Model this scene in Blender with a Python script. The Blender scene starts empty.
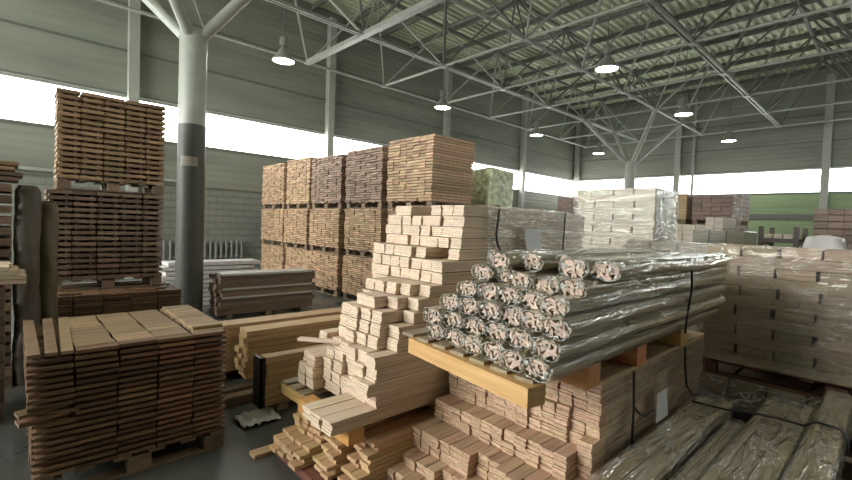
import bpy, math, random
from math import sin, cos, pi, radians
from mathutils import Vector, Matrix, noise
random.seed(7)
S = bpy.context.scene
C = S.collection
EYE = 1.75

# ------------------------------------------------------------------ mesh builder
class MB:
    def __init__(self):
        self.v = []; self.f = []; self.sm = []
    def add(self, vs, fs, smooth=False):
        b = len(self.v); self.v += [tuple(p) for p in vs]
        for f in fs:
            self.f.append(tuple(b + i for i in f)); self.sm.append(smooth)
        return self
    def box(self, x0, x1, y0, y1, z0, z1, M=None, ch=0.0):
        if ch <= 0:
            vs = [Vector(p) for p in ((x0,y0,z0),(x1,y0,z0),(x1,y1,z0),(x0,y1,z0),(x0,y0,z1),(x1,y0,z1),(x1,y1,z1),(x0,y1,z1))]
            fs = [(3,2,1,0),(4,5,6,7),(0,1,5,4),(1,2,6,5),(2,3,7,6),(3,0,4,7)]
        else:                                              # long edges (along x) chamfered
            pr = [(y0+ch,z0),(y1-ch,z0),(y1,z0+ch),(y1,z1-ch),(y1-ch,z1),(y0+ch,z1),(y0,z1-ch),(y0,z0+ch)]
            vs = [Vector((x0,a,b)) for a,b in pr] + [Vector((x1,a,b)) for a,b in pr]
            n = 8
            fs = [(i,(i+1)%n,n+(i+1)%n,n+i) for i in range(n)] + [tuple(range(n-1,-1,-1)), tuple(range(n,2*n))]
            fs = [tuple(reversed(f)) for f in fs[:n]] + [tuple(range(n)), tuple(range(2*n-1,n-1,-1))]
        if M is not None: vs = [M @ p for p in vs]
        return self.add(vs, fs)
    def bar(self, p0, p1, w, h, up=(0,0,1)):               # rectangular bar between two points
        p0 = Vector(p0); p1 = Vector(p1); d = (p1-p0); L = d.length; d.normalize()
        u = Vector(up)
        if abs(d.dot(u)) > .98: u = Vector((1,0,0))
        s = d.cross(u).normalized(); t = s.cross(d)
        vs = []
        for P in (p0, p1):
            for a, b in ((-1,-1),(1,-1),(1,1),(-1,1)): vs.append(P + s*a*w/2 + t*b*h/2)
        return self.add(vs, [(0,1,2,3),(7,6,5,4),(0,4,5,1),(1,5,6,2),(2,6,7,3),(3,7,4,0)])
    def tube(self, pts, r, n=8, caps=True, smooth=True):
        pts = [Vector(p) for p in pts]; rings = []; vs = []
        ref = None
        for i, p in enumerate(pts):
            d = (pts[min(i+1,len(pts)-1)] - pts[max(i-1,0)]).normalized()
            if ref is None or abs(ref.dot(d)) > .95:
                ref = Vector((0,0,1)) if abs(d.z) < .9 else Vector((1,0,0))
            s = d.cross(ref).normalized(); t = s.cross(d)
            rr = r[i] if isinstance(r, (list,tuple)) else r
            for k in range(n):
                a = 2*pi*k/n; vs.append(p + s*cos(a)*rr + t*sin(a)*rr)
        fs = []
        for i in range(len(pts)-1):
            for k in range(n):
                fs.append((i*n+k, i*n+(k+1)%n, (i+1)*n+(k+1)%n, (i+1)*n+k))
        self.add(vs, fs, smooth)
        if caps:
            self.add(vs[:n], [tuple(range(n-1,-1,-1))]); self.add(vs[-n:], [tuple(range(n))])
        return self
    def lathe(self, prof, n=24, c=(0,0,0), smooth=True):   # profile of (r, z)
        vs = []
        for r, z in prof:
            for k in range(n):
                a = 2*pi*k/n; vs.append((c[0]+r*cos(a), c[1]+r*sin(a), c[2]+z))
        fs = []
        for i in range(len(prof)-1):
            for k in range(n):
                fs.append((i*n+k, i*n+(k+1)%n, (i+1)*n+(k+1)%n, (i+1)*n+k))
        return self.add(vs, fs, smooth)
    def grid(self, nu, nv, fn, smooth=True):
        vs = [fn(i/nu, j/nv) for j in range(nv+1) for i in range(nu+1)]
        fs = [(j*(nu+1)+i, j*(nu+1)+i+1, (j+1)*(nu+1)+i+1, (j+1)*(nu+1)+i) for j in range(nv) for i in range(nu)]
        return self.add(vs, fs, smooth)
    def mesh(self, name, mat):
        me = bpy.data.meshes.new(name); me.from_pydata(self.v, [], self.f); me.update()
        me.polygons.foreach_set('use_smooth', self.sm)
        me.materials.append(mat)
        return me
    def build(self, name, mat, parent=None, loc=None):
        return link(name, self.mesh(name, mat), parent, loc)

def link(name, me, parent=None, loc=None, rz=0):
    o = bpy.data.objects.new(name, me); C.objects.link(o)
    if parent is not None: o.parent = parent
    if loc is not None: o.location = loc
    if rz: o.rotation_euler = (0,0,rz)
    return o
def tag(o, label, cat, group=None, kind=None):
    o['label'] = label; o['category'] = cat
    if group: o['group'] = group
    if kind: o['kind'] = kind
    return o
def thing(name, label, cat, loc=(0,0,0), rz=0, group=None):
    o = bpy.data.objects.new(name, None); C.objects.link(o); o.empty_display_size = .1
    o.location = loc; o.rotation_euler = (0,0,rz)
    return tag(o, label, cat, group)
def struct(name, mb, mat, label, cat='structure'):
    o = mb.build(name, mat); o['kind'] = 'structure'; o['label'] = label; o['category'] = cat
    return o
ORD = ['', 'first','second','third','fourth','fifth','sixth','seventh','eighth','ninth','tenth','eleventh','twelfth','thirteenth','fourteenth','fifteenth','sixteenth','seventeenth','eighteenth','nineteenth','twentieth']
def top_ord(n): return 'top' if n == 1 else ORD[n]

# ------------------------------------------------------------------ materials
def new_mat(name):
    m = bpy.data.materials.new(name); m.use_nodes = True
    nt = m.node_tree; b = nt.nodes['Principled BSDF']
    return m, nt, b
def N(nt, typ, **kw):
    n = nt.nodes.new(typ)
    for k, v in kw.items(): setattr(n, k, v)
    return n
def ramp(nt, stops):
    r = nt.nodes.new('ShaderNodeValToRGB'); e = r.color_ramp.elements
    e[0].position, e[0].color = stops[0][0], (*stops[0][1],1)
    e[1].position, e[1].color = stops[-1][0], (*stops[-1][1],1)
    for p, c in stops[1:-1]:
        x = e.new(p); x.color = (*c,1)
    return r
def wood(name, dark, light, rough=.6, axis='X', var=.25, island=True, grain=1.0, coat=0.0):
    m, nt, b = new_mat(name); L = nt.links
    tc = N(nt,'ShaderNodeTexCoord'); mp = N(nt,'ShaderNodeMapping')
    sc = {'X':(1.2,22,22),'Y':(22,1.2,22)}[axis]; mp.inputs['Scale'].default_value = [q*grain for q in sc]
    oi = N(nt,'ShaderNodeObjectInfo'); geo = N(nt,'ShaderNodeNewGeometry')
    add = N(nt,'ShaderNodeVectorMath', operation='ADD'); mul = N(nt,'ShaderNodeMath', operation='MULTIPLY'); mul.inputs[1].default_value = 37.0
    rnd = N(nt,'ShaderNodeMath', operation='ADD')
    L.new(oi.outputs['Random'], rnd.inputs[0]); L.new(geo.outputs['Random Per Island'], rnd.inputs[1])
    fr = N(nt,'ShaderNodeMath', operation='FRACT'); L.new(rnd.outputs[0], fr.inputs[0])
    L.new(fr.outputs[0], mul.inputs[0]); L.new(tc.outputs['Object'], add.inputs[0]); L.new(mul.outputs[0], add.inputs[1])
    L.new(add.outputs[0], mp.inputs['Vector'])
    nz = N(nt,'ShaderNodeTexNoise'); nz.inputs['Scale'].default_value = 1.6; nz.inputs['Detail'].default_value = 5; nz.inputs['Roughness'].default_value = .62
    L.new(mp.outputs[0], nz.inputs['Vector'])
    r = ramp(nt, [(.30, dark), (.70, light)]); L.new(nz.outputs['Fac'], r.inputs[0])
    hs = N(nt,'ShaderNodeHueSaturation'); L.new(r.outputs[0], hs.inputs['Color'])
    mr = N(nt,'ShaderNodeMapRange'); mr.inputs['To Min'].default_value = 1-var; mr.inputs['To Max'].default_value = 1+var
    L.new(fr.outputs[0], mr.inputs['Value']); L.new(mr.outputs[0], hs.inputs['Value'])
    m2 = N(nt,'ShaderNodeMapRange'); m2.inputs['To Min'].default_value = .485; m2.inputs['To Max'].default_value = .512
    f2 = N(nt,'ShaderNodeMath', operation='MULTIPLY'); f2.inputs[1].default_value = 7.31; f3 = N(nt,'ShaderNodeMath', operation='FRACT')
    L.new(fr.outputs[0], f2.inputs[0]); L.new(f2.outputs[0], f3.inputs[0]); L.new(f3.outputs[0], m2.inputs['Value']); L.new(m2.outputs[0], hs.inputs['Hue'])
    L.new(hs.outputs[0], b.inputs['Base Color']); b.inputs['Roughness'].default_value = rough
    bp = N(nt,'ShaderNodeBump'); bp.inputs['Strength'].default_value = .25; bp.inputs['Distance'].default_value = .004
    L.new(nz.outputs['Fac'], bp.inputs['Height']); L.new(bp.outputs[0], b.inputs['Normal'])
    b.inputs['Coat Weight'].default_value = coat
    b.inputs['Coat Roughness'].default_value = .15
    return m
def plain(name, col, rough=.5, metal=0.0, nscale=6, namt=.15, bump=0.0):
    m, nt, b = new_mat(name); L = nt.links
    tc = N(nt,'ShaderNodeTexCoord'); nz = N(nt,'ShaderNodeTexNoise'); nz.inputs['Scale'].default_value = nscale; nz.inputs['Detail'].default_value = 4
    L.new(tc.outputs['Object'], nz.inputs['Vector'])
    a = [max(0,c*(1-namt)) for c in col]; d = [min(1,c*(1+namt)) for c in col]
    r = ramp(nt, [(.3,a),(.7,d)]); L.new(nz.outputs['Fac'], r.inputs[0]); L.new(r.outputs[0], b.inputs['Base Color'])
    b.inputs['Roughness'].default_value = rough; b.inputs['Metallic'].default_value = metal
    if bump:
        bp = N(nt,'ShaderNodeBump'); bp.inputs['Strength'].default_value = bump; bp.inputs['Distance'].default_value = .01
        L.new(nz.outputs['Fac'], bp.inputs['Height']); L.new(bp.outputs[0], b.inputs['Normal'])
    return m
def emit(name, col, st):
    m, nt, b = new_mat(name)
    b.inputs['Base Color'].default_value = (*col,1); b.inputs['Emission Color'].default_value = (*col,1); b.inputs['Emission Strength'].default_value = st
    return m
def film(name, clear=.75, tint=(.965,.975,.95), stretch=(1,1,1), scale=9, strength=.8, milk=.12):
    m, nt, b = new_mat(name); L = nt.links
    nt.nodes.remove(b); out = nt.nodes['Material Output']
    tr = N(nt,'ShaderNodeBsdfTransparent'); tr.inputs[0].default_value = (*tint,1)
    gl = N(nt,'ShaderNodeBsdfGlossy'); gl.inputs['Roughness'].default_value = .10; gl.inputs['Color'].default_value = (.95,.97,.95,1)
    df = N(nt,'ShaderNodeBsdfDiffuse'); df.inputs[0].default_value = (.8,.8,.77,1)
    tc = N(nt,'ShaderNodeTexCoord'); mp = N(nt,'ShaderNodeMapping'); mp.inputs['Scale'].default_value = stretch
    L.new(tc.outputs['Object'], mp.inputs[0])
    nz = N(nt,'ShaderNodeTexNoise'); nz.inputs['Scale'].default_value = scale; nz.inputs['Detail'].default_value = 4; nz.inputs['Distortion'].default_value = 1.2
    L.new(mp.outputs[0], nz.inputs['Vector'])
    rd = N(nt,'ShaderNodeMath', operation='MULTIPLY_ADD'); rd.inputs[1].default_value = 2; rd.inputs[2].default_value = -1; L.new(nz.outputs['Fac'], rd.inputs[0])
    ab = N(nt,'ShaderNodeMath', operation='ABSOLUTE'); L.new(rd.outputs[0], ab.inputs[0])
    rg = N(nt,'ShaderNodeMath', operation='SUBTRACT'); rg.inputs[0].default_value = 1.0; L.new(ab.outputs[0], rg.inputs[1])      # sharp creases
    bp = N(nt,'ShaderNodeBump'); bp.inputs['Strength'].default_value = strength; bp.inputs['Distance'].default_value = .05
    L.new(rg.outputs[0], bp.inputs['Height']); L.new(bp.outputs[0], gl.inputs['Normal']); L.new(bp.outputs[0], df.inputs['Normal'])
    lw = N(nt,'ShaderNodeLayerWeight'); lw.inputs['Blend'].default_value = .5; L.new(bp.outputs[0], lw.inputs['Normal'])
    pw = N(nt,'ShaderNodeMath', operation='POWER'); pw.inputs[1].default_value = 2.6; L.new(lw.outputs['Facing'], pw.inputs[0])
    am = N(nt,'ShaderNodeMath', operation='MULTIPLY_ADD'); am.inputs[1].default_value = .9; am.inputs[2].default_value = (1-clear)*.25; am.use_clamp = True
    L.new(pw.outputs[0], am.inputs[0])
    m1 = N(nt,'ShaderNodeMixShader'); L.new(tr.outputs[0], m1.inputs[1]); L.new(df.outputs[0], m1.inputs[2]); m1.inputs[0].default_value = milk
    rk = ramp(nt, [(.80,(milk*.5,)*3),(.93,(milk*1.2,)*3),(.985,(min(.8,milk*7),)*3)]); L.new(rg.outputs[0], rk.inputs[0]); L.new(rk.outputs[0], m1.inputs[0])
    m2 = N(nt,'ShaderNodeMixShader'); L.new(am.outputs[0], m2.inputs[0]); L.new(m1.outputs[0], m2.inputs[1]); L.new(gl.outputs[0], m2.inputs[2])
    L.new(m2.outputs[0], out.inputs[0])
    return m

M = {}
M['pale']   = wood('pale_plank_wood', (.60,.455,.33), (.82,.67,.52), var=.09)
M['lpale']  = wood('pinkish_plank_wood', (.42,.265,.16), (.74,.54,.375), var=.17)
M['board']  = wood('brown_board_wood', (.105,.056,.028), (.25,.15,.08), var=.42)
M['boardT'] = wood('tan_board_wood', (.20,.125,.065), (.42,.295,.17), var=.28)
M['boardR'] = wood('dull_brown_board_wood', (.115,.075,.05), (.27,.185,.125), var=.35)
M['edgeY']  = wood('tall_stack_wood', (.34,.22,.125), (.66,.46,.29), axis='Y', var=.30)
M['edgeD']  = wood('dark_tall_stack_wood', (.20,.125,.085), (.46,.33,.25), axis='Y', var=.32)
M['lumber'] = wood('yellow_lumber', (.48,.30,.15), (.74,.54,.31), var=.10)
M['lumbrn'] = wood('grey_brown_lumber', (.17,.115,.075), (.30,.215,.15), var=.18)
M['pallet'] = wood('pallet_wood', (.15,.105,.065), (.30,.22,.145), axis='Y', var=.25)
M['beam']   = wood('fresh_pine_beam', (.52,.29,.10), (.72,.47,.20), axis='Y', var=.05)
M['orange'] = wood('orange_block_wood', (.55,.24,.075), (.70,.36,.14), axis='Y', var=.1)
M['slat']   = wood('weathered_slat', (.22,.18,.11), (.40,.33,.21), var=.12)
M['olive']  = wood('moulding_wood', (.29,.235,.14), (.47,.39,.25), var=.18)
M['mend']   = wood('moulding_strip_wood', (.40,.29,.22), (.70,.55,.46), var=.2)
M['rpack']  = wood('wrapped_plank_wood', (.33,.235,.165), (.56,.43,.315), axis='Y', var=.16)
M['bpack']  = wood('pale_wrapped_plank_wood', (.46,.40,.32), (.70,.63,.53), axis='Y', var=.12)
M['wht']    = plain('white_coated_board', (.62,.60,.58), .35, namt=.12)
M['film']   = film('clear_stretch_film', .84, tint=(.97,.975,.955), stretch=(.6,.6,3.6), scale=2.4, milk=.035, strength=.42)
M['filmB']  = film('bundle_film', .66, tint=(.97,.97,.93), stretch=(.30,2.4,2.4), scale=5, strength=.38, milk=.03)
M['filmF']  = film('flat_bundle_film', .62, tint=(.97,.97,.93), stretch=(.55,2.6,2.6), scale=4, strength=.7, milk=.07)
M['filmS']  = film('tiered_stretch_film', .75, tint=(.965,.975,.95), stretch=(.55,.55,4.2), scale=4, strength=.55, milk=.09)
M['filmW']  = film('milky_stretch_film', .68, stretch=(1,1,2.2), scale=4.0, strength=.8, milk=.14)
M['filmE']  = film('crumpled_film_end', .45, stretch=(1,1,1), scale=16, strength=.8, milk=.5)
M['strap']  = plain('black_strap', (.012,.013,.014), .4)
M['paper']  = plain('paper_sheet', (.62,.64,.66), .6, namt=.05)
M['steelP'] = plain('painted_steel', (.33,.345,.30), .4, namt=.08)
M['truss']  = plain('truss_steel', (.30,.315,.27), .38, namt=.12)
M['trussD'] = plain('dark_truss_steel', (.12,.13,.105), .45, namt=.15)
M['dgreen'] = plain('dark_column_tone', (.085,.09,.078), .5, namt=.1)
M['lampS']  = plain('lamp_shade_metal', (.30,.30,.27), .35, metal=.4)
M['lampE']  = emit('lamp_glow', (1.0,.97,.90), 70.0)
M['black']  = plain('shade_black', (.02,.02,.02), .45, bump=.5, nscale=14)
M['foliage']= plain('green_wrap', (.50,.56,.36), .35, nscale=9, namt=.55, bump=.6)
M['rad']    = plain('radiator_paint', (.17,.18,.165), .5)
M['dark_steel'] = plain('dark_brown_steel', (.07,.045,.035), .5)
M['redpal'] = wood('red_brown_pallet', (.12,.05,.032), (.24,.11,.07), axis='Y', var=.2)

def mat_pane(st):
    m, nt, b = new_mat('daylit_frosted_pane'); L = nt.links
    tc = N(nt,'ShaderNodeTexCoord'); nz = N(nt,'ShaderNodeTexNoise'); nz.inputs['Scale'].default_value = .5
    L.new(tc.outputs['Object'], nz.inputs['Vector'])
    r = ramp(nt, [(.3,(.97,1.0,.97)),(.7,(1,1,.96))]); L.new(nz.outputs['Fac'], r.inputs[0])
    L.new(r.outputs[0], b.inputs['Emission Color']); b.inputs['Emission Strength'].default_value = st
    b.inputs['Base Color'].default_value = (.8,.8,.8,1)
    return m
M['pane'] = mat_pane(9.0); M['pane_fill'] = mat_pane(15.0)  # the second, stronger pane is fill light for the added rear windows

def mat_wall(axis, tintR=False):
    """ribbed grey-green metal panels above, blockwork below z=2.55"""
    m, nt, b = new_mat('wall_panels_'+axis); L = nt.links
    tc = N(nt,'ShaderNodeTexCoord'); sep = N(nt,'ShaderNodeSeparateXYZ'); L.new(tc.outputs['Object'], sep.inputs[0])
    # fine ribs
    w = N(nt,'ShaderNodeMath', operation='MULTIPLY'); w.inputs[1].default_value = 2*pi/.2; L.new(sep.outputs['Z'], w.inputs[0])
    s = N(nt,'ShaderNodeMath', operation='SINE'); L.new(w.outputs[0], s.inputs[0])
    nz = N(nt,'ShaderNodeTexNoise'); nz.inputs['Scale'].default_value = .7; nz.inputs['Detail'].default_value = 5; nz.inputs['Roughness'].default_value = .6
    mp = N(nt,'ShaderNodeMapping'); mp.inputs['Scale'].default_value = (.35,.35,2.4); L.new(tc.outputs['Object'], mp.inputs[0]); L.new(mp.outputs[0], nz.inputs['Vector'])
    pc = ramp(nt, [(.32,(.165,.176,.140)),(.68,(.25,.262,.212))]); L.new(nz.outputs['Fac'], pc.inputs[0])
    bt = N(nt,'ShaderNodeTexBrick'); bt.inputs['Scale'].default_value = 1.0; bt.inputs['Brick Width'].default_value = .42; bt.inputs['Row Height'].default_value = .2; bt.inputs['Mortar Size'].default_value = .012
    bt.inputs['Color1'].default_value = (.18,.19,.16,1); bt.inputs['Color2'].default_value = (.205,.215,.185,1); bt.inputs['Mortar'].default_value = (.135,.145,.12,1)
    cb = N(nt,'ShaderNodeCombineXYZ'); L.new(sep.outputs['X' if axis=='X' else 'Y'], cb.inputs['X']); L.new(sep.outputs['Z'], cb.inputs['Y']); L.new(cb.outputs[0], bt.inputs['Vector'])
    lt = N(nt,'ShaderNodeMath', operation='LESS_THAN'); lt.inputs[1].default_value = 2.55; L.new(sep.outputs['Z'], lt.inputs[0])
    mx = N(nt,'ShaderNodeMix', data_type='RGBA'); L.new(lt.outputs[0], mx.inputs[0]); L.new(pc.outputs[0], mx.inputs[6]); L.new(bt.outputs['Color'], mx.inputs[7])
    if tintR:      # green painted dado of the end wall
        l2 = N(nt,'ShaderNodeMath', operation='LESS_THAN'); l2.inputs[1].default_value = 3.82; L.new(sep.outputs['Z'], l2.inputs[0])
        gr = ramp(nt, [(.32,(.24,.33,.17)),(.68,(.35,.45,.25))]); L.new(nz.outputs['Fac'], gr.inputs[0])
        mg = N(nt,'ShaderNodeMix', data_type='RGBA'); L.new(l2.outputs[0], mg.inputs[0]); L.new(mx.outputs[2], mg.inputs[6]); L.new(gr.outputs[0], mg.inputs[7])
        L.new(mg.outputs[2], b.inputs['Base Color'])
    else: L.new(mx.outputs[2], b.inputs['Base Color'])
    b.inputs['Roughness'].default_value = .55
    bp = N(nt,'ShaderNodeBump'); bp.inputs['Strength'].default_value = .22; bp.inputs['Distance'].default_value = .015
    L.new(s.outputs[0], bp.inputs['Height']); L.new(bp.outputs[0], b.inputs['Normal'])
    return m
M['wallX'] = mat_wall('X'); M['wallY'] = mat_wall('Y', True); M['wallP'] = mat_wall('Y')
def mat_floor():
    m, nt, b = new_mat('dusty_concrete'); L = nt.links
    tc = N(nt,'ShaderNodeTexCoord'); nz = N(nt,'ShaderNodeTexNoise'); nz.inputs['Scale'].default_value = 1.3; nz.inputs['Detail'].default_value = 8
    L.new(tc.outputs['Object'], nz.inputs['Vector'])
    r = ramp(nt, [(.3,(.052,.053,.048)),(.7,(.115,.115,.104))]); L.new(nz.outputs['Fac'], r.inputs[0]); L.new(r.outputs[0], b.inputs['Base Color'])
    r2 = ramp(nt, [(.35,(.25,.25,.25)),(.65,(.6,.6,.6))]); L.new(nz.outputs['Fac'], r2.inputs[0]); L.new(r2.outputs[0], b.inputs['Roughness'])
    return m
M['floor'] = mat_floor()
M['deck'] = plain('galvanised_roof_deck', (.60,.64,.47), .45, metal=.0, nscale=.6, namt=.22)

# ------------------------------------------------------------------ the hall
XE, YE = 26.4, 14.4            # end wall, left wall
XB, YB = -9.6, -9.6            # walls behind and to the right of the camera
WZ0, WZ1, HT = 3.82, 4.95, 9.3
struct('floor', MB().box(XB-.3, XE+.3, YB-.3, YE+.3, -.2, 0), M['floor'], 'dark grey dusty concrete floor of the hall')

def wall(name, axis, pos, out, a0, a1, mat, label, z0=WZ0, z1=WZ1):
    mb = MB(); t = .25
    lo, hi = (pos, pos+t) if out > 0 else (pos-t, pos)
    for q0, q1 in ((0, z0), (z1, HT)):
        if axis == 'Y': mb.box(a0, a1, lo, hi, q0, q1)
        else: mb.box(lo, hi, a0, a1, q0, q1)
    struct(name, mb, mat, label, 'wall')
    # dark horizontal joints / sills between panels
    tm = MB()
    for z, h in ((z0-.03,.06),(z1,.05),(z1+1.15,.05),(z1+2.35,.05),(z0-1.22,.05)):
        q0, q1 = (pos-.03, pos+.02) if out > 0 else (pos-.02, pos+.03)
        if axis == 'Y': tm.box(a0, a1, q0, q1, z, z+h)
        else: tm.box(q0, q1, a0, a1, z, z+h)
    struct('trim_'+name.split('_')[1], tm, M['trussD'], 'dark joint strips between the panels of '+name.replace('_',' '), 'trim')
wall('wall_left', 'Y', YE, 1, XB, XE, M['wallX'], 'grey green panelled long wall on the left with a bright window band')
wall('wall_end', 'X', XE, 1, YB, YE, M['wallY'], 'far end wall, green below and grey panels above its window band')
wall('wall_right', 'Y', YB, -1, XB, XE, M['wallX'], 'long wall to the right of the camera')
wall('wall_back', 'X', XB, -1, YB, YE, M['wallP'], 'wall behind the camera', 2.0, 7.2)
struct('trim_back_band', MB().box(XB-.25, XB, YB, YE-12, 2.0, 7.2), M['wallP'], 'closed panels in the wall behind the camera', 'wall')
struct('trim_right_band', MB().box(XB, XE-18, YB-.25, YB, WZ0, WZ1), M['wallX'], 'closed panel band in the wall to the right of the camera', 'wall')
wn = 0
def window(axis, pos, out, a0, a1, label, z0=WZ0, z1=WZ1):
    global wn; wn += 1
    p = pos + out*.14; mb = MB(); rear_fill = 'camera' in label
    if axis == 'Y': mb.box(a0+.03, a1-.03, p-.02, p+.02, z0+.02, z1)
    else: mb.box(p-.02, p+.02, a0+.03, a1-.03, z0+.02, z1)
    o = mb.build('window_%d' % wn, M['pane_fill'] if rear_fill else M['pane']); o['kind'] = 'structure'; o['label'] = label; o['category'] = 'window'
    fm = MB()
    q = pos + out*.10
    for z in (z0+.035, z1-.035):
        if axis == 'Y': fm.box(a0, a1, q-.03, q+.03, z-.03, z+.03)
        else: fm.box(q-.03, q+.03, a0, a1, z-.03, z+.03)
    for a in (a0+.03, a1-.03):
        if axis == 'Y': fm.box(a-.03, a+.03, q-.03, q+.03, z0, z1)
        else: fm.box(q-.03, q+.03, a-.03, a+.03, z0, z1)
    fm.build('window_frame', M['steelP'], o)
for k in range(6): window('Y', YE, 1, XE-6*(k+1), XE-6*k, 'daylit window strip in the left wall, %s bay from the far corner' % ORD[k+1])
for k in range(4): window('X', XE, 1, YE-6*(k+1), YE-6*k, 'daylit window strip in the end wall, %s bay from the far corner' % ORD[k+1])
for k in range(3): window('Y', YB, -1, XE-6*(k+1), XE-6*k, 'added fill-light window strip in the wall on the right, %s bay' % ORD[k+1])  # unseen glowing strips, added to bring in more daylight
for k in range(2): window('X', XB, -1, YE-6*(k+1), YE-6*k, 'added tall fill-light window in the wall behind the camera, %s bay' % ORD[k+1], 2.0, 7.2)  # unseen glowing windows, added and placed to fill the pile ends with light
# wall posts
pn = 0
for k in range(1, 6):
    x = XE-6*k
    struct('trim_post_left', MB().box(x-.12, x+.12, YE-.26, YE-.002, 0, HT-.3), M['steelP'], 'grey steel post on the left wall, %s from the far corner' % ORD[k], 'post')
struct('trim_post_corner', MB().box(XE-.34, XE-.06, YE-.34, YE-.06, 0, HT-.3), M['steelP'], 'grey steel post in the far corner of the hall', 'post')
for k in range(1, 4):
    y = YE-6*k
    struct('trim_post_end', MB().box(XE-.26, XE-.002, y-.14, y+.14, 0, HT-.3), M['steelP'], 'grey steel post on the end wall, %s from the far corner' % ORD[k], 'post')
struct('trim_pipe_end', MB().tube([(XE-.12, YE-6.75, 0), (XE-.12, YE-6.75, HT-.4)], .07), M['steelP'], 'thin pipe beside the first post of the end wall', 'pipe')
# sliding gate rail on the green part of the end wall
struct('trim_gate_rail', MB().box(XE-.10, XE-.001, -2.6, 7.2, 2.62, 2.86).box(XE-.12, XE-.001, -.5, -.3, 0, 2.9), M['trussD'], 'dark rail and upright on the green end wall', 'rail')

# roof deck: trapezoidal sheets running along x
mb = MB(); vs = []; pitch = .25; y = YB; prof = []
while y < YE:
    prof += [(y, 9.25), (y+.09, 9.25), (y+.125, 9.33), (y+.215, 9.33)]; y += pitch
prof.append((YE+.25, 9.25))
n = len(prof); vs = [(XB-.2, a, b) for a, b in prof] + [(XE+.2, a, b) for a, b in prof]
mb.add(vs, [(i, i+1, n+i+1, n+i) for i in range(n-1)])
mb.box(XB-.2, XE+.2, YB-.2, YE+.2, 9.36, 9.5)
struct('ceiling', mb, M['deck'], 'corrugated metal roof deck over the steel frame', 'ceiling')
# purlins along y under the deck
k = 0
for i in range(0, 24):
    x = XE-.75-1.5*i
    m_ = MB().box(x-.04, x+.04, YB, YE, 9.21, 9.245).box(x-.01, x+.01, YB, YE, 9.10, 9.21).box(x-.04, x+.04, YB, YE, 9.07, 9.10)
    struct('trim_purlin', m_, M['trussD'], 'steel purlin across the hall under the roof deck', 'purlin')['group'] = 'roof purlins'

# ------------------------------------------------------------------ space frame
ZL, ZU = 6.69, 8.78
X0, Y0 = 24.78, 12.92
NX, NY = 11, 8                # lower chord nodes
lx = [X0-3*i for i in range(NX)]; ly = [Y0-3*j for j in range(NY)]
frame = thing('space_frame', 'grey steel tube space frame carrying the roof on its columns', 'roof frame', (0,0,ZL))
def P3(x, y, z): return (x, y, z-ZL)
def ladder(p0, p1, mb, w=.11):            # two angles with batten plates
    p0 = Vector(p0); p1 = Vector(p1); d = (p1-p0).normalized(); s = d.cross(Vector((0,0,1))).normalized()
    for q in (-1, 1): mb.bar(p0+s*q*w/2, p1+s*q*w/2, .035, .07)
    L = (p1-p0).length; t = .3
    while t < L:
        mb.bar(p0+d*t-s*w/2, p0+d*t+s*w/2, .12, .012); t += .6
for j in range(NY):
    mb = MB()
    if j in (1, 3): ladder(P3(lx[0], ly[j], ZL), P3(lx[-1], ly[j], ZL), mb)
    else: mb.tube([P3(lx[0], ly[j], ZL), P3(lx[-1], ly[j], ZL)], .046, 8)
    for x in lx: mb.box(x-.09, x+.09, ly[j]-.09, ly[j]+.09, -.05, .05)
    mb.build('lower_chord', M['truss'], frame)
for i in range(NX):
    mb = MB()
    if i == 7: ladder(P3(lx[i], ly[0], ZL), P3(lx[i], ly[-1], ZL), mb, .13)
    elif i == 6: mb.bar(P3(lx[i], ly[0], ZL), P3(lx[i], ly[-1], ZL), .16, .12)
    else: mb.tube([P3(lx[i], ly[0], ZL), P3(lx[i], ly[-1], ZL)], .042, 8)
    mb.build('lower_cross_chord', M['truss'], frame)
ux = [x-1.5 for x in lx[:-1]]; uy = [y-1.5 for y in ly[:-1]]
for y in uy:
    MB().tube([P3(ux[0], y, ZU), P3(ux[-1], y, ZU)], .055, 6).build('upper_chord', M['trussD'], frame)
for x in ux:
    MB().tube([P3(x, uy[0], ZU), P3(x, uy[-1], ZU)], .055, 6).build('upper_cross_chord', M['trussD'], frame)
for j, y in enumerate(uy):
    mb = MB()
    for i, x in enumerate(ux):
        for a in (1.5, -1.5):
            for b in (1.5, -1.5):
                mb.tube([P3(x, y, ZU), P3(x+a, y+b, ZL)], (.030 if (i+j) % 3 else .045), 6)
        mb.box(x-.07, x+.07, y-.07, y+.07, ZU-ZL-.05, ZU-ZL+.25)
    mb.build('diagonal_webs', M['truss'] if j % 2 == 0 else M['trussD'], frame)
# columns
def column(x, y, r, label, mark=True):
    t = thing('support_column', label, 'column', (x, y, 0), 0)
    MB().lathe([(0,0),(r,0),(r,3.55),(r,4.90),(r*.93,4.93),(0,4.94)], 32).build('shaft', M['steelP'], t)
    MB().lathe([(r+.004,.0),(r+.004,3.31)], 32).build('dark_lower_shaft', M['dgreen'], t)  # darker tone round the lower part of the shaft
    MB().box(-r-.25, r+.25, -r-.25, r+.25, 0, .03).build('base_plate', M['dgreen'], t)
    for a in (1.5, -1.5):
        for b in (1.5, -1.5):
            MB().tube([(a*.08, b*.08, 4.84), (a, b, ZL)], .10 if mark else .09, 10).build('strut', M['truss'], t)
    if mark:
        g = MB(); a0 = radians(-152)
        g.grid(10, 1, lambda u, v: ((r+.008)*cos(a0+u*1.25), (r+.008)*sin(a0+u*1.25), 2.60+v*.16))
        g.build('faded_sticker', plain('faded_label', (.33,.30,.24), .6), t)
    return t
column(2.28, 8.42, .215, 'thick grey steel column with dark lower half, near the tall pallet stacks')
column(20.28, 8.42, .22, 'grey steel column with branching struts at the far end of the hall', False)

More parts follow.
